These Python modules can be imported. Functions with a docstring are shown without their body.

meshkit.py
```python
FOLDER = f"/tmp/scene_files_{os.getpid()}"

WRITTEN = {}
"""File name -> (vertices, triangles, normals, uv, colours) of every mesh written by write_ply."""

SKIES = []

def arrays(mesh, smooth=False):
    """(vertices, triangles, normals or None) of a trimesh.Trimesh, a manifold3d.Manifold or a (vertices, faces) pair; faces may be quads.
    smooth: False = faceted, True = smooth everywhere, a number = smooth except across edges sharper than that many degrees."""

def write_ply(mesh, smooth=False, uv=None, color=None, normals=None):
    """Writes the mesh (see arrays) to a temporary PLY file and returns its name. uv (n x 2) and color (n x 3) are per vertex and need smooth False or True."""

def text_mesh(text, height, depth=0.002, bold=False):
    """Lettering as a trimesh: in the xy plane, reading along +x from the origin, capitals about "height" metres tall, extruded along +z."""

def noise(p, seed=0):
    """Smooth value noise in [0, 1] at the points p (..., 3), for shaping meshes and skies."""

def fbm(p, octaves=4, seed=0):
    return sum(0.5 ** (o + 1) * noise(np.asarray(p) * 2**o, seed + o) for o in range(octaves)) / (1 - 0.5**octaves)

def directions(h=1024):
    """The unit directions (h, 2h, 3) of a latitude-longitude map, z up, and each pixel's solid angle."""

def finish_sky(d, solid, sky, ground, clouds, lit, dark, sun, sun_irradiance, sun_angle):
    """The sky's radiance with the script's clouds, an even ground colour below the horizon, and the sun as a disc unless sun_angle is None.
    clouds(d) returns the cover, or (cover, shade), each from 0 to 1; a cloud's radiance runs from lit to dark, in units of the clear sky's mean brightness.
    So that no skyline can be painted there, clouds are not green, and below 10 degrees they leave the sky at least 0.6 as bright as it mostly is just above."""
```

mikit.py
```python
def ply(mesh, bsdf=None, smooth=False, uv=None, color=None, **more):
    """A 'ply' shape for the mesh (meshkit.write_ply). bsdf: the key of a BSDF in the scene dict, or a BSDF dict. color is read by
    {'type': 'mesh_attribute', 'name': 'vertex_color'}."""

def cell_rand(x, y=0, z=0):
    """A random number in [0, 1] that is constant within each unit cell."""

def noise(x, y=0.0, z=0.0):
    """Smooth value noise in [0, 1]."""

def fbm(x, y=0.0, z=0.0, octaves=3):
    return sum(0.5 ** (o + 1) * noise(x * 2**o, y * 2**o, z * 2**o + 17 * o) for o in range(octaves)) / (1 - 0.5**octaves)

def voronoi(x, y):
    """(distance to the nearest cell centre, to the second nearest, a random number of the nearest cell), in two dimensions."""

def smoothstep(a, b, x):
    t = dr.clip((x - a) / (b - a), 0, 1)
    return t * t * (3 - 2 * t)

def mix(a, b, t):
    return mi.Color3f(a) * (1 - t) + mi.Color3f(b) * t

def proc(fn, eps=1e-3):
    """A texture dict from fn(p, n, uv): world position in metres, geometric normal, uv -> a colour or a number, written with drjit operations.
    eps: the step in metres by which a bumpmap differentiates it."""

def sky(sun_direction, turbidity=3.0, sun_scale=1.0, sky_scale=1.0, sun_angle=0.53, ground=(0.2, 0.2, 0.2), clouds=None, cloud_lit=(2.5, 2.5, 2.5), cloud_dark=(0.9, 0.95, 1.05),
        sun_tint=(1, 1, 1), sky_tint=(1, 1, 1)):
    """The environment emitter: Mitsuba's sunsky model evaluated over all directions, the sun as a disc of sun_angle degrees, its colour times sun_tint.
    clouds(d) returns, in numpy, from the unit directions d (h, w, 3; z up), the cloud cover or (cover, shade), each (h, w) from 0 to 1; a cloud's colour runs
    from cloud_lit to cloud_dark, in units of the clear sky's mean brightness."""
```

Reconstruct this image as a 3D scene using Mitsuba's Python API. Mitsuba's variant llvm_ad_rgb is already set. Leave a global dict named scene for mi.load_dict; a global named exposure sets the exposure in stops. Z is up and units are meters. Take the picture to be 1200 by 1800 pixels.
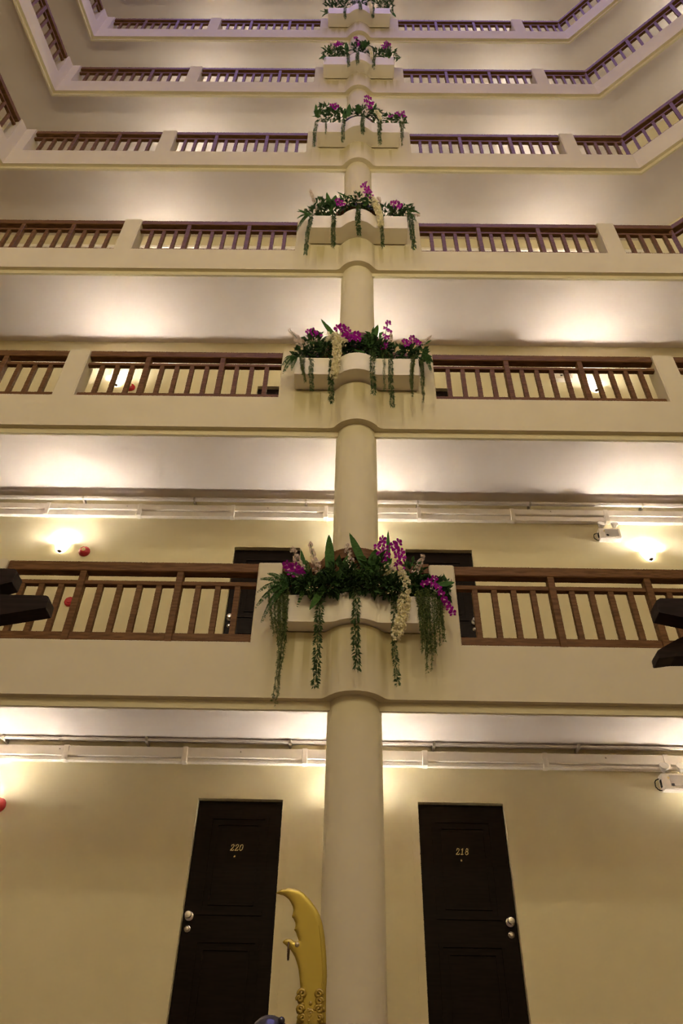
import math, numpy as np, trimesh, shapely, drjit as dr, mitsuba as mi, mikit, meshkit
from shapely.geometry import Polygon, Point, box as sbox
from mikit import proc, fbm, noise, smoothstep, mix
T = mi.ScalarTransform4f

# ---------------------------------------------------------------- camera, sky, exposure
S = 3.2                                   # storey height
F_PX, CAM_Y, PITCH, YAW, ROLL = 1340.55, -1.7142 * S, .7322, -.0154, .0234
_f = np.array([math.sin(YAW) * math.cos(PITCH), math.cos(YAW) * math.cos(PITCH), math.sin(PITCH)])
_r = np.cross(_f, [0, 0, 1]); _r /= np.linalg.norm(_r)
_u = np.cross(_r, _f)
_up = -math.sin(ROLL) * _r + math.cos(ROLL) * _u
exposure = 5.32                            # the light values below are small to match
scene, labels = {}, {}
scene['camera'] = {'type': 'perspective', 'fov_axis': 'x', 'fov': 2 * math.degrees(math.atan(600 / F_PX)), 'near_clip': .05, 'far_clip': 200.,
                   'to_world': T().look_at(origin=[0, CAM_Y, 0], target=[float(_f[0]), CAM_Y + float(_f[1]), float(_f[2])], up=[float(v) for v in _up])}
# dusk sky above the open atrium
scene['sky'] = {'type': 'constant', 'radiance': {'type': 'rgb', 'value': [.034, .028, .078]}, 'sampling_weight': 6.}
BULB = [34., 31.5, 28.]                # corridor uplights
SHADE = [.3, .25, .18]
GLOBE = [2.75, 2.36, 1.62]                 # lobby globe lanterns
rng = np.random.default_rng(7)

# ---------------------------------------------------------------- helpers
def num(name):
    if name not in labels and not any(k == name or k.startswith(name + '__') for k in used): used.add(name); return name
    i = 1
    while f'{name}_{i:03d}' in used: i += 1
    used.add(f'{name}_{i:03d}'); return f'{name}_{i:03d}'
used = set()
counts = {}
def thing(name, label=None, cat=None, group=None, kind=None):
    c = counts.get(name, 0); counts[name] = c + 1
    key = name if c == 0 else f'{name}_{c:03d}'
    d = {}
    if label: d['label'] = label
    if cat: d['category'] = cat
    if group: d['group'] = group
    if kind: d['kind'] = kind
    labels[key] = d
    return key
def part(parent, name, shape, label=None, kind=None):
    n = parent + '__' + name
    c = counts.get(n, 0); counts[n] = c + 1
    key = n if c == 0 else f'{n}_{c:03d}'
    scene[key] = shape
    if label or kind:
        labels[key] = {k: v for k, v in (('label', label), ('kind', kind)) if v}
    return key
def ply(m, b, smooth=False, **k): return mikit.ply(m, b, smooth=smooth, **k)
def cat(ms): return trimesh.util.concatenate(ms)
def bx(x0, x1, y0, y1, z0, z1):
    m = trimesh.creation.box(extents=(x1 - x0, y1 - y0, z1 - z0)); m.apply_translation(((x0 + x1) / 2, (y0 + y1) / 2, (z0 + z1) / 2)); return m
def cbx(x0, x1, y0, y1, z0, z1, c=.006):
    p = []
    for sx, x in ((1, x0), (-1, x1)):
        for sy, y in ((1, y0), (-1, y1)):
            for sz, z in ((1, z0), (-1, z1)):
                p += [(x + sx * c, y + sy * c, z), (x + sx * c, y, z + sz * c), (x, y + sy * c, z + sz * c)]
    return trimesh.Trimesh(p).convex_hull
def ext(poly, z0, z1):
    g = [trimesh.creation.extrude_polygon(q, z1 - z0, engine='earcut') for q in getattr(poly, 'geoms', [poly]) if q.geom_type == 'Polygon' and q.area > 1e-7]
    m = cat(g); m.apply_translation((0, 0, z0)); return m
def lathe(prof, n=24, ang=None): return trimesh.creation.revolve(np.array(prof, float), angle=ang, sections=n)
def tube(pts, rad, n=6):
    pts = np.asarray(pts, float); k = len(pts)
    t = np.gradient(pts, axis=0); t /= np.maximum(np.linalg.norm(t, axis=1, keepdims=True), 1e-9)
    a = np.cross(t, [.31, .9, .2]); a /= np.linalg.norm(a, axis=1, keepdims=True); b = np.cross(t, a)
    r = np.broadcast_to(rad, (k,)); th = np.arange(n) / n * 2 * np.pi
    v = (pts[:, None] + r[:, None, None] * (np.cos(th)[None, :, None] * a[:, None] + np.sin(th)[None, :, None] * b[:, None])).reshape(-1, 3)
    f = []
    for i in range(k - 1):
        for j in range(n):
            p, q = i * n + j, i * n + (j + 1) % n
            f += [(p, q, q + n), (p, q + n, p + n)]
    f += [(0, j + 1, j) for j in range(1, n - 1)] + [((k - 1) * n, (k - 1) * n + j, (k - 1) * n + j + 1) for j in range(1, n - 1)]
    return trimesh.Trimesh(v, f, process=False)
def spline(pts, n):
    pts = np.asarray(pts, float)
    d = np.r_[0, np.cumsum(np.linalg.norm(np.diff(pts, axis=0), axis=1))]
    from scipy.interpolate import PchipInterpolator
    return PchipInterpolator(d, pts)(np.linspace(0, d[-1], n)), d[-1]
def rgb(*c): return {'type': 'rgb', 'value': list(c)}

# ---------------------------------------------------------------- materials
def plaster(base, dark, stain):
    def fn(p, n, uv):
        c = mix(base, dark, .55 * smoothstep(.35, .75, fbm(p.x * 1.7, p.y * 1.7, p.z * 1.3, 3)))
        if stain:                        # rain-like drip marks under the planters
            zr = p.z - S * dr.floor((p.z - 2.93) / S)
            m = smoothstep(.52, .72, noise(p.x * 17 + dr.floor((p.z - 2.93) / S) * 7.3, 3.1, p.z * .4)) * smoothstep(.95, .6, dr.abs(p.x - .055)) * smoothstep(2.95, 3.5, zr) * smoothstep(3.6, 3.57, zr) * smoothstep(.3, .0, p.y)
            m += .5 * smoothstep(.3, .8, noise(p.x * 9 + 40, dr.floor((p.z - 2.93) / S), p.z * .3)) * smoothstep(.85, .5, dr.abs(p.x - .055)) * smoothstep(2.95, 3.6, zr) * smoothstep(3.6, 3.57, zr) * smoothstep(.3, .0, p.y)
            c = c * (1 - dr.minimum(m, 1) * mi.Color3f(.18, .20, .34))
        return c
    return {'type': 'twosided', 'bsdf': {'type': 'diffuse', 'reflectance': proc(fn)}}
scene['mat_cream'] = plaster((.67, .605, .405), (.63, .565, .37), True)
scene['mat_wall'] = plaster((.66, .59, .39), (.62, .55, .355), False)
scene['mat_ceiling'] = plaster((.67, .605, .555), (.64, .575, .52), False)
scene['mat_planter'] = plaster((.82, .765, .62), (.79, .73, .57), False)
scene['mat_floor'] = {'type': 'twosided', 'bsdf': {'type': 'principled', 'base_color': rgb(.20, .15, .10), 'roughness': .5}}
def woodfn(base, dark):
    def fn(p, n, uv):
        g = fbm(p.x * 9 + 3 * noise(p.x * 2, p.y * 2, p.z * 2), p.y * 60, p.z * 60, 3)
        return mix(base, dark, smoothstep(.3, .75, g))
    return fn
def wood(base, dark, rough, spec=.25): return {'type': 'twosided', 'bsdf': {'type': 'principled', 'base_color': proc(woodfn(base, dark)), 'roughness': rough, 'specular': spec}}
scene['mat_wood'] = wood((.165, .083, .030), (.105, .05, .017), .45, .1)
scene['mat_darkwood'] = wood((.020, .010, .008), (.013, .007, .005), .45, .1)
scene['mat_door'] = wood((.010, .005, .004), (.006, .003, .0025), .3, .08)
def plain(name, col, rough=.5, metal=0., **k): scene['mat_' + name] = {'type': 'twosided', 'bsdf': {'type': 'principled', 'base_color': rgb(*col), 'roughness': rough, 'metallic': metal, **k}}
plain('carpet', (.10, .05, .035), .9); plain('white', (.78, .73, .64), .45); plain('pipe', (.55, .50, .45), .35, .4); plain('bracket', (.30, .26, .2), .5)
plain('steel', (.75, .72, .68), .18, 1.); plain('red', (.42, .02, .025), .35); plain('yellow', (.72, .60, .30), .5); plain('black', (.012, .012, .012), .5)
plain('brass', (.50, .42, .24), .35, .5); plain('gold', (.52, .40, .07), .34, .55); plain('golddark', (.36, .25, .035), .4, .35); plain('bronze', (.10, .06, .03), .4, .5)
plain('helmet', (.02, .02, .035), .18, 0., clearcoat=.8); plain('soil', (.02, .016, .012), .9); plain('grey', (.45, .42, .38), .5); plain('lamphead', (.55, .52, .46), .25)
plain('ledgreen', (.1, .5, .15), .4); plain('robe', (.08, .03, .02), .7); plain('face', (.4, .25, .15), .6)
def leafmat(name, a, b, trans=.12):
    def fn(p, n, uv): return mix(a, b, noise(p.x * 70, p.y * 70, p.z * 70))
    scene['mat_' + name] = {'type': 'principledthin', 'base_color': proc(fn), 'roughness': .45, 'diff_trans': trans, 'spec_trans': 0.}
leafmat('leaf_dark', (.012, .032, .014), (.080, .150, .052)); leafmat('leaf_mid', (.03, .08, .022), (.075, .15, .04))
leafmat('vine_dense', (.035, .08, .03), (.14, .21, .085)); leafmat('vine_fine', (.07, .105, .03), (.19, .22, .08))
leafmat('purple', (.20, .006, .17), (.38, .02, .33), .3); leafmat('lip', (.62, .30, .55), (.75, .5, .65), .3)
leafmat('cream_flower', (.84, .80, .52), (.92, .89, .70), .2); leafmat('pale_flower', (.70, .56, .46), (.90, .84, .74), .2)
leafmat('stem', (.05, .085, .025), (.07, .11, .03))
def glow(v, w): return {'type': 'area', 'radiance': rgb(*v), 'sampling_weight': w}

# ---------------------------------------------------------------- plan of the atrium
LINE = np.array([(-7.82, -13.), (-5.783, 0.), (4.634, 0.), (8.43, -3.40), (8.43, -13.)])
AX, AY = .055, .15                        # axis of the round column
def offset(d):
    out = []
    dirs = np.diff(LINE, axis=0); dirs /= np.linalg.norm(dirs, axis=1, keepdims=True)
    nr = np.stack([-dirs[:, 1], dirs[:, 0]], 1)
    for i, p in enumerate(LINE):
        if i == 0: out.append(p + nr[0] * d)
        elif i == len(LINE) - 1: out.append(p + nr[-1] * d)
        else:
            b = nr[i - 1] + nr[i]; b /= b @ nr[i]
            out.append(p + b * d)
    return np.array(out)
def ring(d0, d1): return Polygon(np.vstack([offset(d0), offset(d1)[::-1]]))
def seg_quad(i, d0, d1): a, b = offset(d0), offset(d1); return Polygon([a[i], a[i + 1], b[i + 1], b[i]])
W = 1.4                                   # corridor depth
NR = 8
ORD = ['ground', 'lowest', 'second', 'third', 'fourth', 'fifth', 'sixth', 'seventh', 'eighth']
def lev(r): return 'lowest gallery' if r == 1 else f'{ORD[r]} gallery up'
def door_top(r): return {0: 2.672, 1: 2.416, 2: 2.172}.get(r, 2.12)
DOORS = [(-1.342, -.575, -1), (.645, 1.418, 1)]

# ---------------------------------------------------------------- the setting
k = thing('floor', 'lobby and terrace floor, below the picture', kind='structure')
scene[k] = ply(cat([bx(-10, 10, -13.2, -.3, -1.8, -1.6), ext(ring(-.3, 1.6), -1.8, .6)]), 'mat_floor')
# corridor walls
def wall_mesh(i):
    m = ext(seg_quad(i, W, W + .2), .6, 2.94 + S * NR)
    return m
import manifold3d as m3
def man(m): return m3.Manifold(m3.Mesh(np.asarray(m.vertices, np.float32), np.asarray(m.faces, np.uint32)))
def unman(m): q = m.to_mesh(); return trimesh.Trimesh(q.vert_properties[:, :3], q.tri_verts, process=False)
wb = man(trimesh.Trimesh(wall_mesh(1).vertices, wall_mesh(1).faces))
for r in range(0, 3):
    for x0, x1, _ in DOORS:
        zt = door_top(r) + S * r
        wb -= man(bx(x0, x1, W - .1, W + .075, zt - 2.05, zt))
k = thing('wall_back', 'cream painted corridor wall with the dark doors', kind='structure'); scene[k] = ply(unman(wb), 'mat_wall')
k = thing('wall_left', 'cream corridor wall of the left wing', kind='structure'); scene[k] = ply(wall_mesh(0), 'mat_wall')
k = thing('wall_right', 'cream corridor wall of the right wing', kind='structure'); scene[k] = ply(cat([wall_mesh(2), wall_mesh(3)]), 'mat_wall')
k = thing('wall_front', 'plain wall behind the viewer', kind='structure'); scene[k] = ply(bx(-10.5, 11, -13.4, -13.2, -1.8, 3 + S * NR), 'mat_wall')
for r in range(1, NR + 1):
    k = thing(f'ceiling_{r}', f'pale ceiling below the {lev(r)}', kind='structure')
    scene[k] = ply(cat([ext(ring(.062, W - .001), 3.2 + S * (r - 1), 3.208 + S * (r - 1)), ext(ring(.2, W - .001), 3.208 + S * (r - 1), 3.42 + S * (r - 1))]), 'mat_ceiling')
k = thing(f'ceiling_{NR + 1}', 'roof slab over the top gallery', kind='structure'); scene[k] = ply(ext(ring(.0, W + .3), 3.2 + S * NR, 3.42 + S * NR), 'mat_ceiling')

for r in range(1, NR + 1):
    k = thing(f'floor_{r + 1}', f'dark carpet of the {lev(r)} corridor, out of view', kind='structure')
    scene[k] = ply(ext(ring(.2, W - .001), 3.421 + S * (r - 1), 3.43 + S * (r - 1)), 'mat_carpet')
# column
k = thing('round_column', 'tall cream round column rising past every gallery in the middle', 'column')
col = trimesh.creation.cylinder(radius=.218, height=S * NR + 2.6, sections=64); col.apply_translation((AX, AY, .6 + (S * NR + 2.6) / 2))
scene[k] = ply(col, 'mat_cream', smooth=40)

# ---------------------------------------------------------------- galleries: parapets, piers, railings
bump = sbox(AX - .9, .0, AX + .9, .2).union(Point(AX, AY).buffer(.29, 32)).buffer(.09, 16).buffer(-.09, 16)
bump = bump.intersection(sbox(-2, -1, 2, .2))
PIERS = [(-.826, -.609), (.719, .949), (-3.376, -3.124), (3.55, 3.80)]
_pier = {}
class Sec:
    def __init__(s, O, t, n): s.O, s.t, s.n = np.array(O, float), np.array(t, float), np.array(n, float)
    def mat(s, u=0, v=0, z=0):
        m = np.eye(4); m[:2, 0], m[:2, 1] = s.t, s.n; m[:2, 3] = s.O + s.t * u + s.n * v; m[2, 3] = z; return m
    def put(s, mesh, z=0): q = mesh.copy(); q.apply_transform(s.mat(0, 0, z)); q.fix_normals(); return q
back = Sec((0, 0), (1, 0), (0, 1))
dl = LINE[0] - LINE[1]; dl /= np.linalg.norm(dl); left = Sec(LINE[1], dl, (dl[1], -dl[0]))
dr_ = LINE[3] - LINE[2]; dr_ /= np.linalg.norm(dr_); right = Sec(LINE[2], dr_, (-dr_[1], dr_[0]))
corner_n = left.n + back.n; corner_n /= corner_n @ back.n
def corner_pier():
    a = np.array(LINE[1]); q = Polygon([a + dl * .17, a, a + np.array([.175, 0]), a + np.array([.175, .22]), a + corner_n * .22, a + dl * .17 + left.n * .22])
    return ext(q, 3.44, 4.305)
_cp = ply(corner_pier(), 'mat_cream')
for x0, x1 in PIERS: _pier[x0] = ply(cbx(x0, x1, 0, .22, 3.42, 4.305, .012), 'mat_cream')
_ch = Point(AX, AY).buffer(.2185, 32)
_fascia = ply(cat([ext(ring(0, .06).union(bump.intersection(sbox(-2, -1, 2, .06))).difference(_ch), 2.94, 3.21), ext(ring(0, .199).union(bump).difference(_ch), 3.209, 3.448), ext(ring(.058, .15).difference(sbox(-.84, -1, .96, 1)), 3.44, 3.488)]), 'mat_cream')
_backing = ply(ext(bump.intersection(sbox(-.7, -1, .8, .2)).difference(_ch), 3.44, 3.553), 'mat_cream')
_backing2 = [ply(bx(-.612, AX - .219, .02, .199, 3.45, 3.79), 'mat_cream'), ply(bx(AX + .219, .722, .02, .199, 3.45, 3.79), 'mat_cream')]
_beam = ply(ext(ring(.05, .08).difference(_ch), 2.865, 2.98), 'mat_cream')
zt = lambda r: T().translate([0, 0, S * (r - 1)])
for r in range(1, NR + 1):
    k = thing('balcony_parapet', f'cream plastered balcony front with upright piers, {lev(r)}', 'balcony')
    for nm, sh in (('fascia', _fascia), ('beam', _beam), ('collar', _backing), ('back_wall', _backing2[0]), ('back_wall', _backing2[1]), ('pier', _cp)): part(k, nm, {**sh, 'to_world': zt(r)})
    for x0, x1 in PIERS: part(k, 'pier', {**_pier[x0], 'to_world': zt(r)})

_bal = ply(bx(-.024, .024, .062, .108, 3.54, 4.09), 'mat_wood')
_post = ply(cbx(-.030, .030, .036, .115, 3.449, 4.235, .004), 'mat_wood')
def railing(r, segs, label, grp):
    """segs: (section, u0, u1, divisions, post numbers, extra end)"""
    k = thing('wooden_railing', label, 'railing', grp)
    for sec, u0, u1, n, posts in segs:
        for nm, y0, y1, z0, z1, c in (('handrail', .03, .125, 4.205, 4.312, .008), ('mid_rail', .058, .112, 4.072, 4.118, .004), ('bottom_rail', .058, .112, 3.490, 3.568, .004)):
            a, b = (u0, u1)
            m = cbx(a, b, y0, y1, z0, z1, c)
            part(k, nm, ply(sec.put(m, S * (r - 1)), 'mat_wood'))
        for i in range(0 if sec is right else 1, n):
            u = u0 + (u1 - u0) * i / n
            M = T(sec.mat(u, 0, S * (r - 1)))
            if i in posts: part(k, 'post', {**_post, 'to_world': M})
            else: part(k, 'baluster', {**_bal, 'to_world': M})
    return k
GR = 'brown wooden railings along the galleries'
for r in range(1, NR):
    railing(r, [(back, -3.124, -.826, 13, (4, 9))], f'brown slatted railing just left of the planter, {lev(r)}', GR)
    railing(r, [(back, .949, 3.55, 15, (5, 10))], f'brown slatted railing just right of the planter, {lev(r)}', GR)
    railing(r, [(back, -5.608, -3.376, 12, (4, 8))], f'brown slatted railing beyond the left pier, {lev(r)}', GR)
    segs = [(back, 3.80, 4.684, 5, ())]
    if r >= 3: segs.append((right, -.045, 5.0, 28, (0, 5, 10, 15, 20, 25)))
    railing(r, segs, f'brown slatted railing turning the right corner, {lev(r)}', GR)
    if r >= 4: railing(r, [(left, .17, 5.6, 30, (5, 10, 15, 20, 25))], f'brown slatted railing of the left wing, {lev(r)}', GR)
    # curved rail around the column behind the planter
    def arc(ro, ri, z0, z1):
        d = .06
        a = sbox(-.612, .03, .722, .13).union(Point(AX, AY).buffer(ro, 48)).buffer(d, 12).buffer(-d, 12)
        b = sbox(-3, .03 + ro - ri, 3, 3).union(Point(AX, AY).buffer(ri, 48))
        q = a.difference(b).intersection(sbox(-.612, -1, .722, .13))
        return ext(q, z0, z1)
    ra = .345 if r == 1 else .41
    if r <= 2: _arcs = [('handrail', ply(arc(ra, ra - .095, 4.225, 4.332), 'mat_wood', smooth=30)), ('mid_rail', ply(arc(ra - .025, ra - .075, 4.09, 4.136), 'mat_wood', smooth=30)), ('bottom_rail', ply(arc(ra - .025, ra - .075, 3.80, 3.86), 'mat_wood', smooth=30))]
    k = thing('curved_railing', f'curved brown railing around the column behind the plants, {lev(r)}', 'railing', 'curved handrails around the column')
    for nm, sh in _arcs: part(k, nm, {**sh, 'to_world': zt(r)})
    for a in np.radians([-58, -29, 0, 29, 58]):
        x, y = AX + (ra - .05) * math.sin(a), AY - (ra - .05) * math.cos(a)
        m = cbx(-.024, .024, -.023, .023, 3.81, 4.21, .003); part(k, 'baluster', ply(m, 'mat_wood', to_world=T().translate([x, y, S * (r - 1)]).rotate([0, 0, 1], math.degrees(a))))

# ---------------------------------------------------------------- corridor fittings
SC_Z = {0: 2.50, 1: 2.285, 2: 2.12}
def shadeprof(): return [(.0, 0), (.035, .015), (.062, .05), (.082, .10), (.095, .15), (.091, .15), (.078, .10), (.058, .053), (.033, .02), (0, .006)]
_sh = lathe(shadeprof(), 24, math.pi); _sh.apply_transform(trimesh.transformations.rotation_matrix(math.pi, (0, 0, 1)))
_sh_ply = ply(_sh, 'mat_white', smooth=40, emitter=glow(SHADE, .03))
_bulb = trimesh.creation.icosphere(1, .036); _bulb_ply = {q: ply(_bulb, 'mat_white', emitter=glow([c * q for c in BULB], 1.)) for q in (1., .62)}
_fin = lathe([(0, -.014), (.008, -.01), (.014, -.002), (.026, .008), (.022, .012), (0, .013)], 12); _fin_ply = ply(_fin, 'mat_bronze', smooth=40)
_plate = bx(-.018, .018, -.012, 0, .02, .13); _plate_ply = ply(_plate, 'mat_white')
def sconce(sec, u, r, label):
    k = thing('wall_uplight', label, 'wall lamp', 'wall uplights in the corridors')
    z = SC_Z.get(r, 2.05) + S * r
    M = T(sec.mat(u, W, z))
    part(k, 'shade', {**_sh_ply, 'to_world': M}); part(k, 'bulb', {**_bulb_ply[1. if r < 3 else .62], 'to_world': T(sec.mat(u, W - .05, z + .15))})
    part(k, 'finial', {**_fin_ply, 'to_world': T(sec.mat(u, W - .035, z))}); part(k, 'wall_plate', {**_plate_ply, 'to_world': M})
for r in range(0, NR - 1):
    where = 'bottom corridor' if r == 0 else f'{lev(r)}'
    for u, nm in ((-3.35, 'left'), (.055, 'behind the column, middle'), (3.45, 'right')):
        sconce(back, u, r, f'glowing wall uplight {nm if u == .055 else "on the " + nm} of the corridor wall, {where}')
    if r >= 3:
        sconce(left, 2.2, r, f'glowing wall uplight in the left wing, {where}')
        sconce(right, 2.6, r, f'glowing wall uplight in the right wing, {where}')

def numerals(text, h):
    from shapely.geometry import LineString
    el = lambda cx, cy, a, b: [(cx + a * math.cos(q), cy + b * math.sin(q)) for q in np.linspace(0, 2 * math.pi, 25)]
    G = {'2': [[(.04, .70), (.03, .86), (.16, .98), (.34, .97), (.46, .82), (.40, .60), (.22, .33), (.02, .03), (.50, .03), (.54, .17)]], '0': [el(.27, .5, .23, .48)],
         '1': [[(.08, .80), (.26, .97), (.26, .02)], [(.08, .02), (.44, .02)]], '8': [el(.27, .74, .17, .24), el(.27, .25, .22, .25)]}
    out, x = [], 0.
    for ch in text:
        for st in G[ch]: out.append(LineString([((x + px + .18 * py) * h, py * h) for px, py in st]).buffer(h * .062, 4))
        x += .74
    return ext(shapely.union_all(out), 0, .005)
def doorset(n, r, x0, x1, hand, number):
    zt_ = door_top(r) + S * r; zb = zt_ - 2.05
    k = thing(f'door_{n}', f'dark brown panelled door {"numbered " + number if number else "partly hidden by the railing on the " + lev(r)}, {"left" if hand < 0 else "right"} of the column', kind='structure')
    y = W + .045
    part(k, 'leaf', ply(cbx(x0 + .004, x1 - .004, y, y + .04, zb + .005, zt_ - .004, .003), 'mat_door'))
    xa, xb = x0 + .115, x1 - .115
    for (za, zc) in ((zt_ - .95, zt_ - .13), (zb + .15, zt_ - 1.12)):
        fr = sbox(xa, za, xb, zc).difference(sbox(xa + .035, za + .035, xb - .035, zc - .035)).union(sbox(xa + .075, za + .075, xb - .075, zc - .075).difference(sbox(xa + .09, za + .09, xb - .09, zc - .09)))
        m = trimesh.util.concatenate([trimesh.creation.extrude_polygon(g, .012, engine='earcut') for g in fr.geoms])
        m.apply_transform(trimesh.transformations.rotation_matrix(math.pi / 2, (1, 0, 0))); m.apply_translation((0, y + .002, 0))
        part(k, 'moulding', ply(m, 'mat_door'))
    xh = x0 + .053 if hand < 0 else x1 - .058
    zh = zt_ - .962
    kn = lathe([(0, 0), (.036, 0), (.036, .006), (.026, .012), (.014, .016), (.014, .03), (.028, .040), (.031, .052), (.024, .064), (.0, .068)], 24)
    kn.apply_transform(trimesh.transformations.rotation_matrix(math.pi / 2, (1, 0, 0)))
    h = kn.copy(); h.apply_translation((xh, y, zh)); part(k, 'knob', ply(h, 'mat_steel', smooth=35), 'round chrome door knob')
    kl = lathe([(0, 0), (.026, 0), (.026, .008), (.018, .014), (.013, .022), (0, .024)], 20); kl.apply_transform(trimesh.transformations.rotation_matrix(math.pi / 2, (1, 0, 0)))
    kl.apply_translation((xh + (.0 if hand < 0 else -.003), y, zh - .095)); part(k, 'deadbolt', ply(kl, 'mat_steel', smooth=35), 'round chrome deadbolt below the knob')
    if number:
        t = numerals(number, .052); t.apply_translation((-t.bounds[:, 0].mean(), 0, 0)); t.apply_transform(trimesh.transformations.rotation_matrix(math.pi / 2, (1, 0, 0)))
        xc = (x0 + x1) / 2 + (.004 if hand < 0 else -.018)
        t.apply_translation((xc, y - .001, zt_ - .435)); part(k, 'number', ply(t, 'mat_brass'), f'small brass numerals {number}')
        pe = lathe([(0, 0), (.008, 0), (.008, .004), (0, .005)], 12); pe.apply_transform(trimesh.transformations.rotation_matrix(math.pi / 2, (1, 0, 0))); pe.apply_translation((xc - .012, y, zt_ - .483))
        part(k, 'peephole', ply(pe, 'mat_brass'))
    fr = sbox(x0 - .062, zb, x1 + .062, zt_ + .055).difference(sbox(x0, zb - 1, x1, zt_))
    m = trimesh.creation.extrude_polygon(fr, .008, engine='earcut'); m.apply_transform(trimesh.transformations.rotation_matrix(math.pi / 2, (1, 0, 0))); m.apply_translation((0, W + .001, 0))
    part(k, 'frame', ply(m, 'mat_wall'), 'slim cream door surround')
n = 1
for r in range(0, 3):
    for (x0, x1, hand) in DOORS:
        doorset(n, r, x0, x1, hand, ({-1: '220', 1: '218'}[hand] if r == 0 else None)); n += 1

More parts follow.
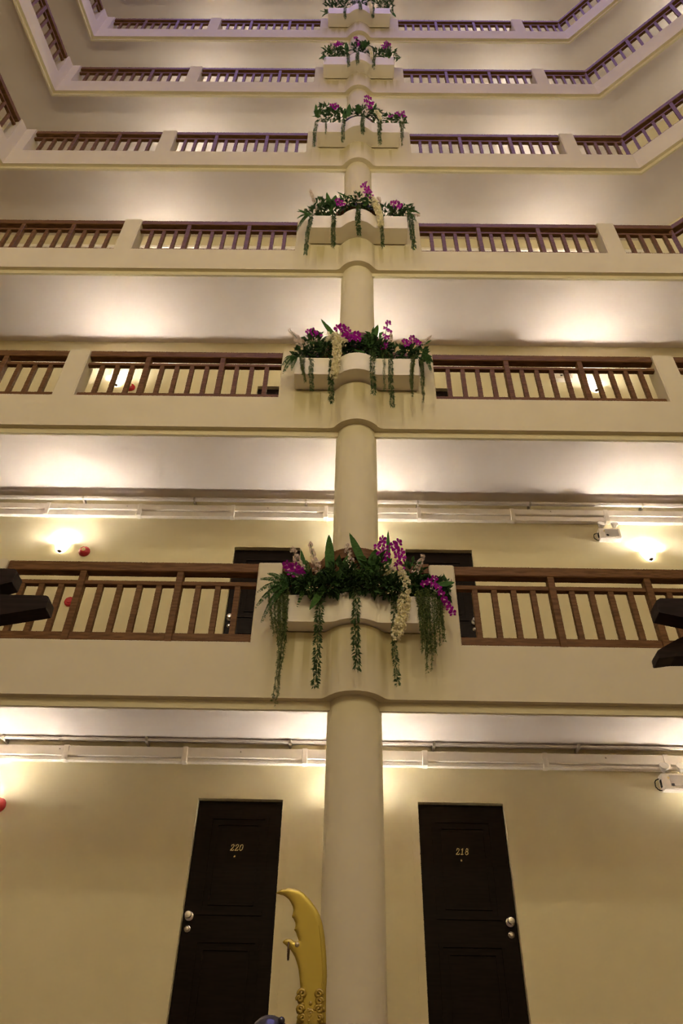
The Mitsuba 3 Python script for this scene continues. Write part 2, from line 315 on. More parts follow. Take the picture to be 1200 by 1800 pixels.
# trunking, sprinkler pipe
XW0, XW1 = offset(W)[1][0] + .02, offset(W)[2][0] - .02
TR = {0: (2.99, 3.125), 1: (2.84, 3.01), 2: (2.67, 2.80)}
for r in range(0, NR - 1):
    where = 'bottom corridor' if r == 0 else f'{lev(r)}'
    z0, z1 = TR.get(r, (2.62, 2.76)); o = S * r
    k = thing('cable_trunking', f'white cable trunking high along the corridor wall, {where}', 'trunking', 'white cable trunking')
    zm = z0 + (z1 - z0) * (.46 if r else .26)
    part(k, 'upper_channel', ply(cbx(XW0, XW1, W - .075, W, o + zm + .003, o + z1, .006), 'mat_white')); part(k, 'lower_channel', ply(cbx(XW0, XW1, W - .055, W, o + z0, o + zm, .006), 'mat_white'))
    if r <= 2:
        for x in np.arange(-4.9, 4.5, 1.12): part(k, 'joint_cover', ply(cbx(x + .1 * (r % 2), x + .05 + .1 * (r % 2), W - .082, W, o + z0 - .006, o + z1 + .006, .004), 'mat_white'))
        for x in np.arange(-4.4, 4.5, 1.7): part(k, 'screw', ply(bx(x, x + .012, W - .079, W - .07, o + z1 - .045, o + z1 - .033), 'mat_bracket'))
    if r >= 2: continue
    k = thing('sprinkler_pipe', f'thin metal pipe under the ceiling edge, {where}', 'pipe', 'pipes above the trunking')
    zp = {0: 3.178, 1: 3.062}.get(r, 3.06) + o
    part(k, 'tube', ply(tube([(XW0, W - .11, zp), (0, W - .11, zp), (XW1, W - .11, zp)], .016 if r == 0 else .026, 10), 'mat_pipe', smooth=50))
    if r <= 2:
        for x in np.arange(-4.6, 4.5, 1.35): part(k, 'clamp', ply(cbx(x, x + .025, W - .136, W, zp - .026, zp + .02, .004), 'mat_bracket'))

def bell(x, z, label, nm='fire_bell', disc=True):
    k = thing(nm, label, 'alarm')
    R_ = trimesh.transformations.rotation_matrix(math.pi / 2, (1, 0, 0))
    g = lathe([(0, 0), (.062, 0), (.066, .012), (.062, .03), (.048, .048), (.028, .058), (.0, .060)] if disc else [(0, 0), (.058, 0), (.058, .022), (.046, .03), (.042, .026), (.03, .026), (.026, .036), (0, .038)], 32)
    g.apply_transform(R_); g.apply_translation((x, W, z)); part(k, 'gong' if disc else 'housing', ply(g, 'mat_red', smooth=35))
    if disc:
        c = lathe([(0, .056), (.026, .056), (.024, .064), (0, .065)], 20); c.apply_transform(R_); c.apply_translation((x, W, z)); part(k, 'centre_disc', ply(c, 'mat_yellow', smooth=35), 'cream yellow centre disc')
        d = lathe([(0, .064), (.006, .064), (.005, .069), (0, .07)], 10); d.apply_transform(R_); d.apply_translation((x, W, z)); part(k, 'centre_bolt', ply(d, 'mat_bracket'))
bell(-3.07, 5.51, 'round red fire bell with a yellow centre beside the wall uplight on the lowest gallery')
bell(-3.14, 8.50, 'round red fire bell seen between the balusters of the second gallery')
bell(-3.13, 2.575, 'round red fire bell cut by the left edge of the picture, bottom corridor')
bell(-3.06, 4.805, 'small round red fire alarm seen between the balusters of the lowest gallery', 'alarm_sounder', False)

def emergency(x, z, label):
    k = thing('emergency_light', label, 'emergency light', 'twin-head emergency lights')
    y = W
    part(k, 'case', ply(cbx(x, x + .255, y - .09, y, z, z + .15, .008), 'mat_white'))
    part(k, 'label_panel', ply(bx(x + .07, x + .225, y - .093, y - .085, z + .03, z + .13), 'mat_grey'), 'pale printed label panel')
    part(k, 'switch', ply(bx(x + .075, x + .1, y - .1, y - .09, z + .03, z + .05), 'mat_black'))
    part(k, 'indicator', ply(bx(x + .055, x + .066, y - .097, y - .088, z + .095, z + .115), 'mat_yellow'))
    for xx in (x + .05, x + .205):
        h = lathe([(0, 0), (.028, .004), (.04, .03), (.046, .055), (.042, .058), (0, .05)], 20)
        h.apply_transform(trimesh.transformations.rotation_matrix(math.radians(65), (1, 0, 0))); h.apply_translation((xx, y - .055, z + .19))
        part(k, 'lamp_head', ply(h, 'mat_lamphead', smooth=35)); part(k, 'bracket', ply(bx(xx - .008, xx + .008, y - .065, y - .04, z + .145, z + .2), 'mat_white'))
    p, _ = spline([(x + .005, y - .03, z + .12), (x - .045, y - .03, z + .09), (x - .05, y - .03, z + .05), (x - .01, y - .03, z + .01), (x + .004, y - .03, z + .015)], 14)
    part(k, 'cable', ply(tube(p, .005, 5), 'mat_black', smooth=60))
    part(k, 'side_vent', ply(bx(x - .003, x + .002, y - .07, y - .03, z + .03, z + .1), 'mat_black'))
emergency(2.915, 5.76, 'white twin-head emergency light high on the right wall of the lowest gallery')
emergency(2.87, 2.795, 'white twin-head emergency light at the right edge of the bottom corridor')
emergency(2.90, 8.74, 'white twin-head emergency light half hidden behind balusters, second gallery up')

# ---------------------------------------------------------------- planters
PLN = {1: (3.564, -.15, -.215, 3.834), 2: (3.586, -.22, -.30, 3.88), 3: (3.633, -.24, -.35, 3.975), 4: (3.655, -.25, -.355, 4.04), 5: (3.67, -.25, -.34, 4.1), 6: (3.65, -.27, -.36, 4.05)}
def planter_poly(yd, yc, ins=0.):
    R0 = .30; cy = yc + R0
    q = sbox(-.642, yd, .748, -.002)
    arcp = Point(AX, cy).buffer(R0, 40).intersection(sbox(-2, -3, 2, -.002))
    q = q.union(arcp).buffer(.10, 16).buffer(-.10, 16).intersection(sbox(-.642, -3, .748, -.002))
    q = q.buffer(-ins, join_style=2) if ins else q
    return q.difference(Point(AX, AY).buffer(.2195 + ins * .5, 32))
for r in PLN:
    zb, yd, yc, zr = PLN[r]
    q, qi = planter_poly(yd, yc), planter_poly(yd, yc, .03)
    k = thing('planter_box', f'cream plastered planter box with a bowed middle, {lev(r)}', 'planter', 'planter boxes in front of the column')
    o = S * (r - 1)
    part(k, 'shell', ply(cat([ext(q.difference(qi), zb + .03, zr), ext(q, zb, zb + .03)]), 'mat_planter', smooth=30, to_world=T().translate([0, 0, o])))
    part(k, 'soil', ply(ext(planter_poly(yd, yc, .028), zr - .06, zr - .03), 'mat_soil', to_world=T().translate([0, 0, o])))

# ---------------------------------------------------------------- plants
def leaves(pos, d, L, Wd, fold=.25):
    pos, d = np.asarray(pos, float), np.asarray(d, float); n = len(pos)
    d = d / np.linalg.norm(d, axis=1, keepdims=True)
    L, Wd = np.broadcast_to(L, n)[:, None], np.broadcast_to(Wd, n)[:, None]
    ref = rng.normal(size=(n, 3)) * .6 + [0, -1, .3]
    s = np.cross(d, ref); s /= np.maximum(np.linalg.norm(s, axis=1, keepdims=True), 1e-6); nn = np.cross(s, d)
    b, t = pos, pos + d * L - nn * L * .12
    m = pos + d * L * .45 + nn * L * .05
    l_, r_ = m + s * Wd / 2 + nn * Wd * fold, m - s * Wd / 2 + nn * Wd * fold
    v = np.stack([b, l_, t, r_], 1).reshape(-1, 3); i = np.arange(n)[:, None] * 4
    return trimesh.Trimesh(v, np.vstack([i + [0, 1, 2], i + [0, 2, 3]]), process=False)
def strip(c, w, up=(0, -1, .25), fold=.18):
    c = np.asarray(c, float); n = len(c); t = np.gradient(c, axis=0); t /= np.linalg.norm(t, axis=1, keepdims=True)
    s = np.cross(t, up); s /= np.maximum(np.linalg.norm(s, axis=1, keepdims=True), 1e-6); nn = np.cross(s, t); w = np.asarray(w)[:, None] / 2
    v = np.vstack([c + s * w + nn * w * fold, c, c - s * w + nn * w * fold]); f = []
    for i in range(n - 1):
        for a in (0, n): f += [(a + i, a + i + 1, a + n + i + 1), (a + i, a + n + i + 1, a + n + i)]
    return trimesh.Trimesh(v, f, process=False)
def bez(a, b, c, n):
    t = np.linspace(0, 1, n)[:, None]; return (1 - t)**2 * np.array(a) + 2 * t * (1 - t) * np.array(b) + t * t * np.array(c)
def vine_mesh(pts, w, style, far):
    c, L = spline(pts, 60)
    strands = 1 if style == 'dense' else max(2, int(w / .02))
    P_, D_, st = [], [], []
    lf = min(.040, w * .46) if style == 'dense' else .021
    per = (480 if style == 'dense' else 400) * (.6 if far else 1)
    if style != 'dense': per /= strands ** .35
    for q in range(strands):
        off = np.zeros(3) if strands == 1 else np.array([rng.uniform(-.5, .5) * (w - .02), rng.uniform(-.02, .02), 0])
        ln = 1. if q == 0 else rng.uniform(.6, 1.)
        wob = np.sin(np.linspace(0, 9, 60) + q * 2.1)[:, None] * np.array([.004, .004, 0])
        cc = c + off * (1 - .55 * np.linspace(0, 1, 60)[:, None]) + wob; cc = cc[:max(4, int(60 * ln))]
        st.append(tube(cc[::4], .0025, 4))
        n = int(per * L * ln)
        i = rng.uniform(0, len(cc) - 1.01, n); k0 = i.astype(int); fr = (i - k0)[:, None]
        p = cc[k0] * (1 - fr) + cc[k0 + 1] * fr
        az = rng.uniform(0, 2 * np.pi, n); rad = np.stack([np.cos(az), np.sin(az) * .9 - .15, np.zeros(n)], 1)
        taper = 1 - .45 * (i / 60)**2
        D_.append(rad * 1. + np.array([0, 0, -1.]) * rng.uniform(.3, 1.3, (n, 1))); P_.append(np.c_[p + rad * (.004 if style == 'dense' else .002)])
        if style == 'dense': P_[-1] += rad * (w * .10 * taper)[:, None]
    P_, D_ = np.vstack(P_), np.vstack(D_); n = len(P_)
    le = lf * rng.uniform(.7, 1.15, n)
    return cat(st), leaves(P_, D_, le, le * (.30 if style == 'dense' else .40))
def petal(a, L, w, cup):
    th = np.linspace(0, np.pi, 6); pts = [(0, 0, 0)]
    for s in (.35, .75, 1.): pts += [(s * L, w * q * (.55 if s == .35 else 1. if s == .75 else .35), cup * s * s) for q in (-.5, 0, .5)]
    v = np.array(pts); v[5, 2] += .06 * L; v[2, 2] += .03 * L
    f = [(0, 1, 2), (0, 2, 3), (1, 4, 5), (1, 5, 2), (2, 5, 6), (2, 6, 3), (4, 7, 8), (4, 8, 5), (5, 8, 9), (5, 9, 6)]
    c, s = math.cos(a), math.sin(a); v = v @ np.array([[c, s, 0], [-s, c, 0], [0, 0, 1]])
    return trimesh.Trimesh(v, f, process=False)
_flower = ply(cat([petal(math.radians(a), 1., w, cu) for a, w, cu in ((90, .62, .1), (18, .95, .22), (162, .95, .22), (-45, .6, .05), (-135, .6, .05))]), 'mat_purple')
_lip = ply(cat([petal(math.radians(a), .42, .3, .3) for a in (-90, -50, -130)] + [trimesh.creation.icosphere(1, .12)]), 'mat_lip')
def face_mat(p, s, f):
    f = np.array(f, float); f /= np.linalg.norm(f); x = np.cross([0, 0, 1.], f); x /= np.linalg.norm(x); y = np.cross(f, x)
    ro = rng.uniform(-.5, .5); x, y = x * math.cos(ro) + y * math.sin(ro), y * math.cos(ro) - x * math.sin(ro)
    m = np.eye(4); m[:3, 0], m[:3, 1], m[:3, 2], m[:3, 3] = x * s, y * s, f * s, p; return m
def florets(pts, w0, w1, n, size):
    c, L = spline(pts, 40); i = rng.uniform(0, 39, n); k0 = np.minimum(i.astype(int), 38); p = c[k0] + (c[k0 + 1] - c[k0]) * (i - k0)[:, None]
    w = (w0 + (w1 - w0) * i / 39)[:, None]
    d = rng.normal(size=(n, 3)); d /= np.linalg.norm(d, axis=1, keepdims=True)
    p = p + d * w * .38; P_, D_ = [], []
    for q in range(4):
        P_.append(p); D_.append(d * .8 + rng.normal(size=(n, 3)) * .8)
    P_, D_ = np.vstack(P_), np.vstack(D_); le = size * rng.uniform(.7, 1.2, len(P_))
    return c, leaves(P_, D_, le, le * .8)
def frond(a, b, w):
    a, b = np.array(a, float), np.array(b, float); mid = (a + b) / 2; L = np.linalg.norm(b - a)
    mid = mid + np.array([0, -.02, .16 * L if b[2] > a[2] - .05 else .34 * L])
    c = bez(a, mid, b, 40); t = np.gradient(c, axis=0); t /= np.linalg.norm(t, axis=1, keepdims=True)
    s = np.cross(t, [0, -1, .3]); s /= np.linalg.norm(s, axis=1, keepdims=True)
    tt = np.linspace(0, 1, 40); n = max(10, int(L / .012)); i = np.linspace(3, 38, n).astype(int)
    ms = [tube(c[::5], .0022, 4)]
    for sg in (-1, 1):
        le = w * .62 * np.sin(np.pi * (.12 + .86 * tt[i]))**.6 * (1 - .3 * tt[i])
        ms.append(leaves(c[i], s[i] * sg + t[i] * .55 + [0, 0, -.15], np.maximum(le, .004), .014))
    return cat(ms)
def side(k_list, i):
    n = len(k_list)
    if n == 1: return 'only'
    if i == 0: return 'leftmost'
    if i == n - 1: return 'rightmost'
    return ['', 'second', 'third', 'fourth', 'fifth', 'sixth', 'seventh', 'eighth', 'ninth', 'tenth', 'eleventh', 'twelfth'][i] + ' from left'
INFO = {'vine': ('trailing_vine', 'trailing vine', {'fine': 'fine-leaved yellowish trailing vine', 'dense': 'dense green trailing vine'}),
        'raceme': ('white_flower_garland', 'flower garland', 'drooping creamy white flower garland'), 'orchid': ('purple_orchid', 'orchid', 'purple orchid spray'),
        'spike': ('pale_flower_spike', 'flower spike', 'pale pinkish white flower spike'), 'blade': ('strap_leaf', 'leaf', 'long dark green strap-shaped leaf'),
        'fern': ('fern', 'fern', 'dark green feathery fern'), 'bush': ('leafy_plant', 'plant', 'dark green bushy plant')}
VEG = {
 1: [
  ('vine',[(-.607,-.185,3.871),(-.586,-.185,3.579),(-.552,-.185,3.305)],.214,'fine'),
  ('vine',[(-.566,-.185,3.841),(-.54,-.185,3.386),(-.545,-.185,3.071),(-.558,-.185,2.777)],.097,'fine'),
  ('vine',[(-.249,-.204,3.833),(-.247,-.204,3.379),(-.256,-.204,2.936)],.097,'dense'),
  ('vine',[(.055,-.25,3.864),(.057,-.25,3.463),(.068,-.25,3.054)],.087,'dense'),
  ('vine',[(.376,-.198,3.848),(.372,-.198,3.394),(.381,-.198,2.945)],.063,'dense'),
  ('vine',[(.655,-.185,3.893),(.656,-.185,3.573),(.649,-.185,3.072)],.146,'fine'),
  ('vine',[(.605,-.185,3.862),(.621,-.185,3.629),(.611,-.185,3.194)],.126,'fine'),
  ('vine',[(.736,-.185,3.864),(.722,-.185,3.574),(.705,-.185,3.248)],.117,'fine'),
  ('vine',[(.783,-.185,3.776),(.783,-.185,3.575),(.778,-.185,3.377)],.067,'fine'),
  ('raceme',[(.286,-.228,4.05),(.375,-.228,4.051),(.451,-.228,3.96),(.468,-.228,3.781),(.432,-.228,3.568),(.389,-.228,3.38)],.148,.087),
  ('orchid',[(-.436,-.15,3.93),(-.47,-.15,4.084)],[(-.531,-.162,4.105),(-.482,-.162,4.131),(-.435,-.162,4.088),(-.503,-.162,4.055),(-.457,-.162,4.037),(-.417,-.162,4.044),(-.554,-.162,4.149)],.075),
  ('orchid',[(.284,-.246,3.993),(.297,-.246,4.149),(.286,-.246,4.375)],[(.244,-.258,4.292),(.29,-.258,4.332),(.314,-.258,4.274),(.273,-.258,4.222),(.328,-.258,4.197),(.296,-.258,4.139),(.248,-.258,4.196),(.291,-.258,4.378)],.066),
  ('orchid',[(.441,-.225,3.95),(.438,-.225,4.167),(.404,-.225,4.381)],[(.392,-.237,4.331),(.434,-.237,4.358),(.411,-.237,4.279),(.45,-.237,4.254),(.424,-.237,4.202),(.458,-.237,4.184),(.4,-.237,4.076),(.444,-.237,4.058),(.426,-.237,4.114)],.071),
  ('orchid',[(.626,-.2,3.911),(.717,-.2,3.974),(.787,-.2,3.854),(.861,-.2,3.623)],[(.64,-.212,3.927),(.686,-.212,3.952),(.723,-.212,3.916),(.732,-.212,3.983),(.759,-.212,3.887),(.78,-.212,3.828),(.799,-.212,3.769),(.82,-.212,3.729),(.84,-.212,3.677),(.86,-.212,3.632)],.059),
  ('spike',[(-.41,-.13,4.069),(-.458,-.13,4.207),(-.529,-.13,4.377)],.09),
  ('spike',[(-.25,-.225,3.999),(-.306,-.225,4.154),(-.354,-.225,4.348)],.074),
  ('spike',[(.03,-.225,3.992),(.004,-.225,4.128),(-.028,-.225,4.334)],.093),
  ('spike',[(.57,-.13,4.073),(.61,-.13,4.181),(.663,-.13,4.305)],.075),
  ('spike',[(.744,-.13,3.977),(.824,-.13,3.991),(.905,-.13,4.017)],.054),
  ('blade',(-.166,-.225,3.988),(-.189,-.225,4.451),.083,.0),
  ('blade',(.138,-.225,4.068),(-.004,-.225,4.474),.074,.0),
  ('blade',(.335,-.225,4.009),(.346,-.225,4.514),.039,.0),
  ('blade',(-.211,-.242,3.865),(-.326,-.242,3.618),.063,.0),
  ('blade',(.202,-.225,4.007),(.23,-.225,4.293),.108,.0),
  ('blade',(-.367,-.12,4.014),(-.446,-.12,4.366),.045,.0),
  ('blade',(-.457,-.2,3.892),(-.264,-.2,3.969),.078,.0),
  ('blade',(.763,-.2,3.926),(.907,-.2,3.953),.068,.0),
  ('blade',(-.087,-.225,3.941),(-.012,-.225,4.223),.068,.0),
  ('fern',(-.518,-.18,3.918),[(-.774,-.21,3.952),(-.78,-.21,3.807),(-.784,-.21,3.644),(-.723,-.21,3.493),(-.71,-.21,4.015)],.078),
  ('fern',(-.114,-.245,3.865),[(-.254,-.275,3.985),(-.142,-.275,4.012),(-.039,-.275,3.977)],.087),
  ('fern',(-.335,-.225,3.906),[(-.43,-.255,3.63),(-.378,-.255,4.129),(-.559,-.255,4.001)],.058),
  ('fern',(.128,-.245,3.917),[(.054,-.275,4.028),(.166,-.275,4.042),(.234,-.275,3.982)],.078),
  ('bush',(-.514,-.09,3.942),.119,.098,130,'dark',.055),
  ('bush',(-.333,-.225,3.876),.116,.096,130,'dark',.053),
  ('bush',(-.164,-.225,3.891),.116,.096,130,'dark',.053),
  ('bush',(.021,-.225,3.918),.117,.097,130,'dark',.054),
  ('bush',(.201,-.225,3.909),.117,.096,130,'dark',.054),
  ('bush',(.37,-.225,3.876),.116,.096,130,'dark',.053),
  ('bush',(.58,-.09,4.004),.12,.099,130,'dark',.055),
  ('bush',(.751,-.09,3.958),.119,.098,130,'dark',.055),
  ('bush',(-.068,-.225,4.002),.148,.099,90,'dark',.059),
  ('bush',(.227,-.225,4.069),.109,.112,70,'mid',.064),
  ('bush',(.561,-.09,4.148),.091,.114,60,'mid',.046),
 ],
 2: [
  ('vine',[(-.571,-.255,3.852),(-.546,-.255,3.614),(-.516,-.255,3.384)],.09,'fine'),
  ('vine',[(-.468,-.255,3.843),(-.449,-.255,3.565),(-.43,-.255,3.259)],.064,'dense'),
  ('vine',[(-.229,-.287,3.804),(-.225,-.287,3.427),(-.221,-.287,3.035)],.083,'dense'),
  ('vine',[(.223,-.335,3.884),(.226,-.335,3.523),(.228,-.335,3.115)],.077,'dense'),
  ('vine',[(.352,-.281,3.822),(.353,-.281,3.545),(.346,-.281,3.231)],.038,'dense'),
  ('vine',[(.43,-.255,3.859),(.426,-.255,3.43),(.427,-.255,3.011)],.071,'dense'),
  ('vine',[(.701,-.255,3.896),(.66,-.255,3.534),(.645,-.255,3.192)],.084,'fine'),
  ('vine',[(.775,-.255,3.823),(.767,-.255,3.436),(.76,-.255,3.082)],.07,'fine'),
  ('raceme',[(-.289,-.338,4.12),(-.204,-.338,4.122),(-.173,-.338,3.874),(-.18,-.338,3.613),(-.193,-.338,3.393)],.111,.086),
  ('raceme',[(-.098,-.34,4.011),(-.164,-.34,4.054),(-.188,-.34,3.988)],.097,.09),
  ('orchid',[(-.387,-.22,4.064),(-.423,-.22,4.308),(-.5,-.22,4.386)],[(-.519,-.232,4.369),(-.473,-.232,4.392),(-.424,-.232,4.348),(-.389,-.232,4.314),(-.456,-.232,4.313)],.067),
  ('orchid',[(-.122,-.35,3.889),(-.094,-.35,4.128),(-.169,-.35,4.306)],[(-.174,-.362,4.255),(-.129,-.362,4.278),(-.101,-.362,4.189),(-.062,-.362,4.223),(-.048,-.362,4.112),(-.087,-.362,4.089),(.017,-.362,4.091),(.049,-.362,4.136),(-.009,-.362,4.047),(.056,-.362,4.048)],.085),
  ('orchid',[(.381,-.264,3.953),(.38,-.264,4.204),(.42,-.264,4.512)],[(.419,-.276,4.494),(.389,-.276,4.379),(.428,-.276,4.334),(.373,-.276,4.242),(.399,-.276,4.198),(.356,-.276,4.022),(.389,-.276,4.066)],.067),
  ('orchid',[(.72,-.24,3.991),(.688,-.24,4.143),(.665,-.24,4.231)],[(.603,-.252,4.169),(.648,-.252,4.148),(.691,-.252,4.237),(.734,-.252,4.171),(.626,-.252,4.092),(.759,-.252,4.139)],.066),
  ('spike',[(-.52,-.2,4.089),(-.627,-.2,4.243),(-.739,-.2,4.446)],.105),
  ('spike',[(-.453,-.2,4.058),(-.589,-.2,4.154),(-.685,-.2,4.219)],.085),
  ('spike',[(.45,-.225,4.039),(.447,-.225,4.204),(.458,-.225,4.373)],.052),
  ('spike',[(.761,-.2,4.112),(.854,-.2,4.246),(.919,-.2,4.338)],.059),
  ('blade',(-.18,-.245,4.198),(-.38,-.245,4.608),.066,.0),
  ('blade',(.187,-.27,4.005),(.298,-.27,4.466),.091,.0),
  ('blade',(.135,-.27,3.918),(-.027,-.27,4.001),.052,.0),
  ('blade',(.73,-.19,4.125),(.924,-.19,4.284),.053,.0),
  ('blade',(.788,-.27,3.845),(.884,-.27,3.742),.051,.0),
  ('fern',(-.635,-.25,3.847),[(-.757,-.28,3.497),(-.757,-.28,3.762),(-.668,-.28,3.559),(-.785,-.28,3.628)],.077),
  ('fern',(.794,-.25,3.936),[(.879,-.28,3.791),(.871,-.28,3.556),(.845,-.28,3.971),(.859,-.28,3.657)],.077),
  ('fern',(.688,-.25,4.009),[(.854,-.28,3.896),(.83,-.28,3.938)],.058),
  ('bush',(-.584,-.16,4.034),.098,.119,80,'dark',.053),
  ('bush',(-.442,-.16,4.091),.099,.12,80,'dark',.053),
  ('bush',(-.308,-.225,4.037),.098,.119,80,'dark',.052),
  ('bush',(-.126,-.24,4.085),.098,.12,80,'dark',.052),
  ('bush',(.018,-.24,4.098),.098,.12,80,'dark',.052),
  ('bush',(.189,-.24,4.09),.098,.12,80,'dark',.052),
  ('bush',(.345,-.225,4.027),.098,.119,80,'dark',.052),
  ('bush',(.499,-.16,4.053),.098,.12,80,'dark',.053),
  ('bush',(.65,-.16,4.056),.098,.12,80,'dark',.053),
  ('bush',(.779,-.16,4.015),.098,.119,80,'dark',.052),
  ('bush',(-.429,-.16,4.257),.12,.113,60,'dark',.053),
  ('bush',(-.126,-.24,4.107),.092,.088,40,'mid',.052),
  ('bush',(.235,-.24,4.202),.079,.133,45,'mid',.053),
 ],
 3: [
  ('vine',[(-.605,-.275,3.921),(-.629,-.275,3.405),(-.64,-.275,2.849)],.072,'dense'),
  ('vine',[(-.292,-.282,3.947),(-.282,-.282,3.556),(-.278,-.282,3.064)],.08,'dense'),
  ('vine',[(.053,-.385,3.98),(.054,-.385,3.602),(.07,-.385,3.18)],.088,'dense'),
  ('vine',[(.385,-.291,4.008),(.385,-.291,3.551),(.383,-.291,3.044)],.065,'dense'),
  ('vine',[(.788,-.275,3.98),(.799,-.275,3.509),(.801,-.275,3.036)],.089,'dense'),
  ('raceme',[(.241,-.335,4.292),(.312,-.335,4.086),(.356,-.335,3.787),(.367,-.335,3.513)],.106,.07),
  ('orchid',[(.256,-.334,4.19),(.209,-.334,4.47),(.144,-.334,4.796)],[(.152,-.346,4.751),(.127,-.346,4.659),(.185,-.346,4.587),(.168,-.346,4.479),(.218,-.346,4.516),(.241,-.346,4.356),(.2,-.346,4.391),(.249,-.346,4.269)],.084),
  ('orchid',[(-.179,-.316,3.948),(-.207,-.316,4.185)],[(-.242,-.328,4.264),(-.192,-.328,4.212),(-.158,-.328,4.127),(-.222,-.328,4.126)],.074),
  ('orchid',[(.608,-.24,4.08),(.614,-.24,4.285)],[(.558,-.252,4.347),(.616,-.252,4.365),(.663,-.252,4.279),(.587,-.252,4.226),(.636,-.252,4.21)],.074),
  ('spike',[(-.526,-.22,4.133),(-.589,-.22,4.48),(-.661,-.22,4.786)],.074),
  ('spike',[(.375,-.244,4.272),(.37,-.244,4.447),(.346,-.244,4.535)],.066),
  ('spike',[(.028,-.33,4.264),(.027,-.33,4.511)],.049),
  ('spike',[(.811,-.22,4.056),(.941,-.22,4.058)],.049),
  ('blade',(-.329,-.225,4.127),(-.413,-.225,4.725),.074,.0),
  ('blade',(-.316,-.225,4.247),(-.275,-.225,4.637),.099,.0),
  ('blade',(-.029,-.32,4.318),(-.256,-.32,4.545),.057,.0),
  ('blade',(.143,-.32,4.114),(.209,-.32,4.323),.065,.0),
  ('blade',(-.62,-.28,3.911),(-.798,-.28,4.076),.072,.0),
  ('fern',(-.637,-.27,3.931),[(-.807,-.3,3.968),(-.795,-.3,3.753),(-.788,-.3,3.355),(-.739,-.3,3.593)],.072),
  ('fern',(.75,-.27,4.023),[(.929,-.3,3.933),(.869,-.3,4.032),(.868,-.3,3.67)],.073),
  ('bush',(-.578,-.18,4.178),.098,.154,60,'dark',.053),
  ('bush',(-.448,-.18,4.249),.099,.155,60,'dark',.054),
  ('bush',(-.299,-.225,4.23),.098,.155,60,'dark',.053),
  ('bush',(-.135,-.283,4.253),.098,.156,60,'dark',.053),
  ('bush',(.062,-.29,4.312),.098,.157,60,'dark',.053),
  ('bush',(.225,-.29,4.246),.098,.156,60,'dark',.053),
  ('bush',(.459,-.18,4.231),.099,.154,60,'dark',.054),
  ('bush',(.64,-.18,4.234),.099,.154,60,'dark',.054),
  ('bush',(.771,-.18,4.203),.098,.154,60,'dark',.053),
  ('bush',(-.478,-.18,4.388),.075,.175,40,'dark',.058),
 ],
 4: [
  ('vine',[(-.66,-.285,3.98),(-.669,-.285,3.487),(-.668,-.285,3.019)],.077,'dense'),
  ('vine',[(-.498,-.285,4.031),(-.488,-.285,3.722),(-.49,-.285,3.491)],.058,'fine'),
  ('vine',[(-.197,-.346,3.998),(-.199,-.346,3.503),(-.201,-.346,3.054)],.077,'dense'),
  ('vine',[(.12,-.39,4.056),(.12,-.39,3.696),(.119,-.39,3.26)],.087,'dense'),
  ('vine',[(.414,-.285,4.145),(.406,-.285,3.622),(.398,-.285,3.104)],.088,'dense'),
  ('vine',[(.799,-.285,4.007),(.781,-.285,3.514),(.764,-.285,3.045)],.087,'fine'),
  ('orchid',[(.228,-.355,4.251),(.201,-.355,4.656),(.182,-.355,4.971)],[(.192,-.367,4.884),(.242,-.367,4.806),(.181,-.367,4.674),(.23,-.367,4.623),(.269,-.367,4.547),(.2,-.367,4.469),(.249,-.367,4.394),(.29,-.367,4.598)],.081),
  ('orchid',[(-.362,-.25,4.422),(-.379,-.25,4.754)],[(-.419,-.262,4.746),(-.37,-.262,4.799),(-.328,-.262,4.696),(-.386,-.262,4.618)],.081),
  ('orchid',[(.594,-.25,4.241),(.726,-.25,4.392),(.844,-.25,4.394)],[(.594,-.262,4.283),(.654,-.262,4.309),(.717,-.262,4.435),(.753,-.262,4.336),(.825,-.262,4.437),(.849,-.262,4.288)],.079),
  ('blade',(-.121,-.325,4.103),(-.107,-.325,4.656),.087,.0),
  ('blade',(-.179,-.292,4.115),(-.186,-.292,4.564),.078,.0),
  ('blade',(.311,-.279,4.481),(.365,-.279,4.842),.05,.0),
  ('blade',(.034,-.325,4.278),(.032,-.325,4.658),.068,.0),
  ('blade',(-.677,-.22,4.372),(-.71,-.22,4.935),.059,.0),
  ('fern',(-.628,-.28,4.14),[(-.743,-.31,4.131),(-.715,-.31,4.38),(-.621,-.31,4.508)],.078),
  ('fern',(.053,-.385,4.068),[(-.045,-.415,4.232),(.051,-.415,4.41),(.169,-.415,4.286)],.077),
  ('raceme',[(.348,-.32,4.347),(.395,-.32,4.248),(.421,-.32,4.004)],.059,.039),
  ('bush',(-.572,-.19,4.453),.11,.2,50,'dark',.055),
  ('bush',(-.424,-.19,4.531),.11,.202,50,'dark',.055),
  ('bush',(-.262,-.225,4.416),.109,.2,50,'dark',.054),
  ('bush',(.034,-.295,4.359),.108,.2,50,'dark',.054),
  ('bush',(.172,-.295,4.386),.108,.201,50,'dark',.054),
  ('bush',(.332,-.239,4.439),.109,.201,50,'dark',.054),
  ('bush',(.429,-.225,4.329),.108,.199,50,'dark',.054),
  ('bush',(.647,-.19,4.277),.108,.196,50,'mid',.054),
  ('bush',(.774,-.19,4.254),.108,.197,50,'mid',.054),
  ('bush',(-.553,-.19,4.785),.081,.207,35,'dark',.056),
  ('bush',(-.349,-.19,4.711),.08,.18,30,'dark',.055),
 ],
 5: [
  ('vine',[(-.167,-.353,3.931),(-.152,-.353,3.608),(-.148,-.353,3.264)],.078,'dense'),
  ('vine',[(.023,-.375,4.025),(.024,-.375,3.699),(.025,-.375,3.351)],.101,'dense'),
  ('vine',[(.35,-.316,3.995),(.346,-.316,3.64),(.331,-.316,3.296)],.079,'dense'),
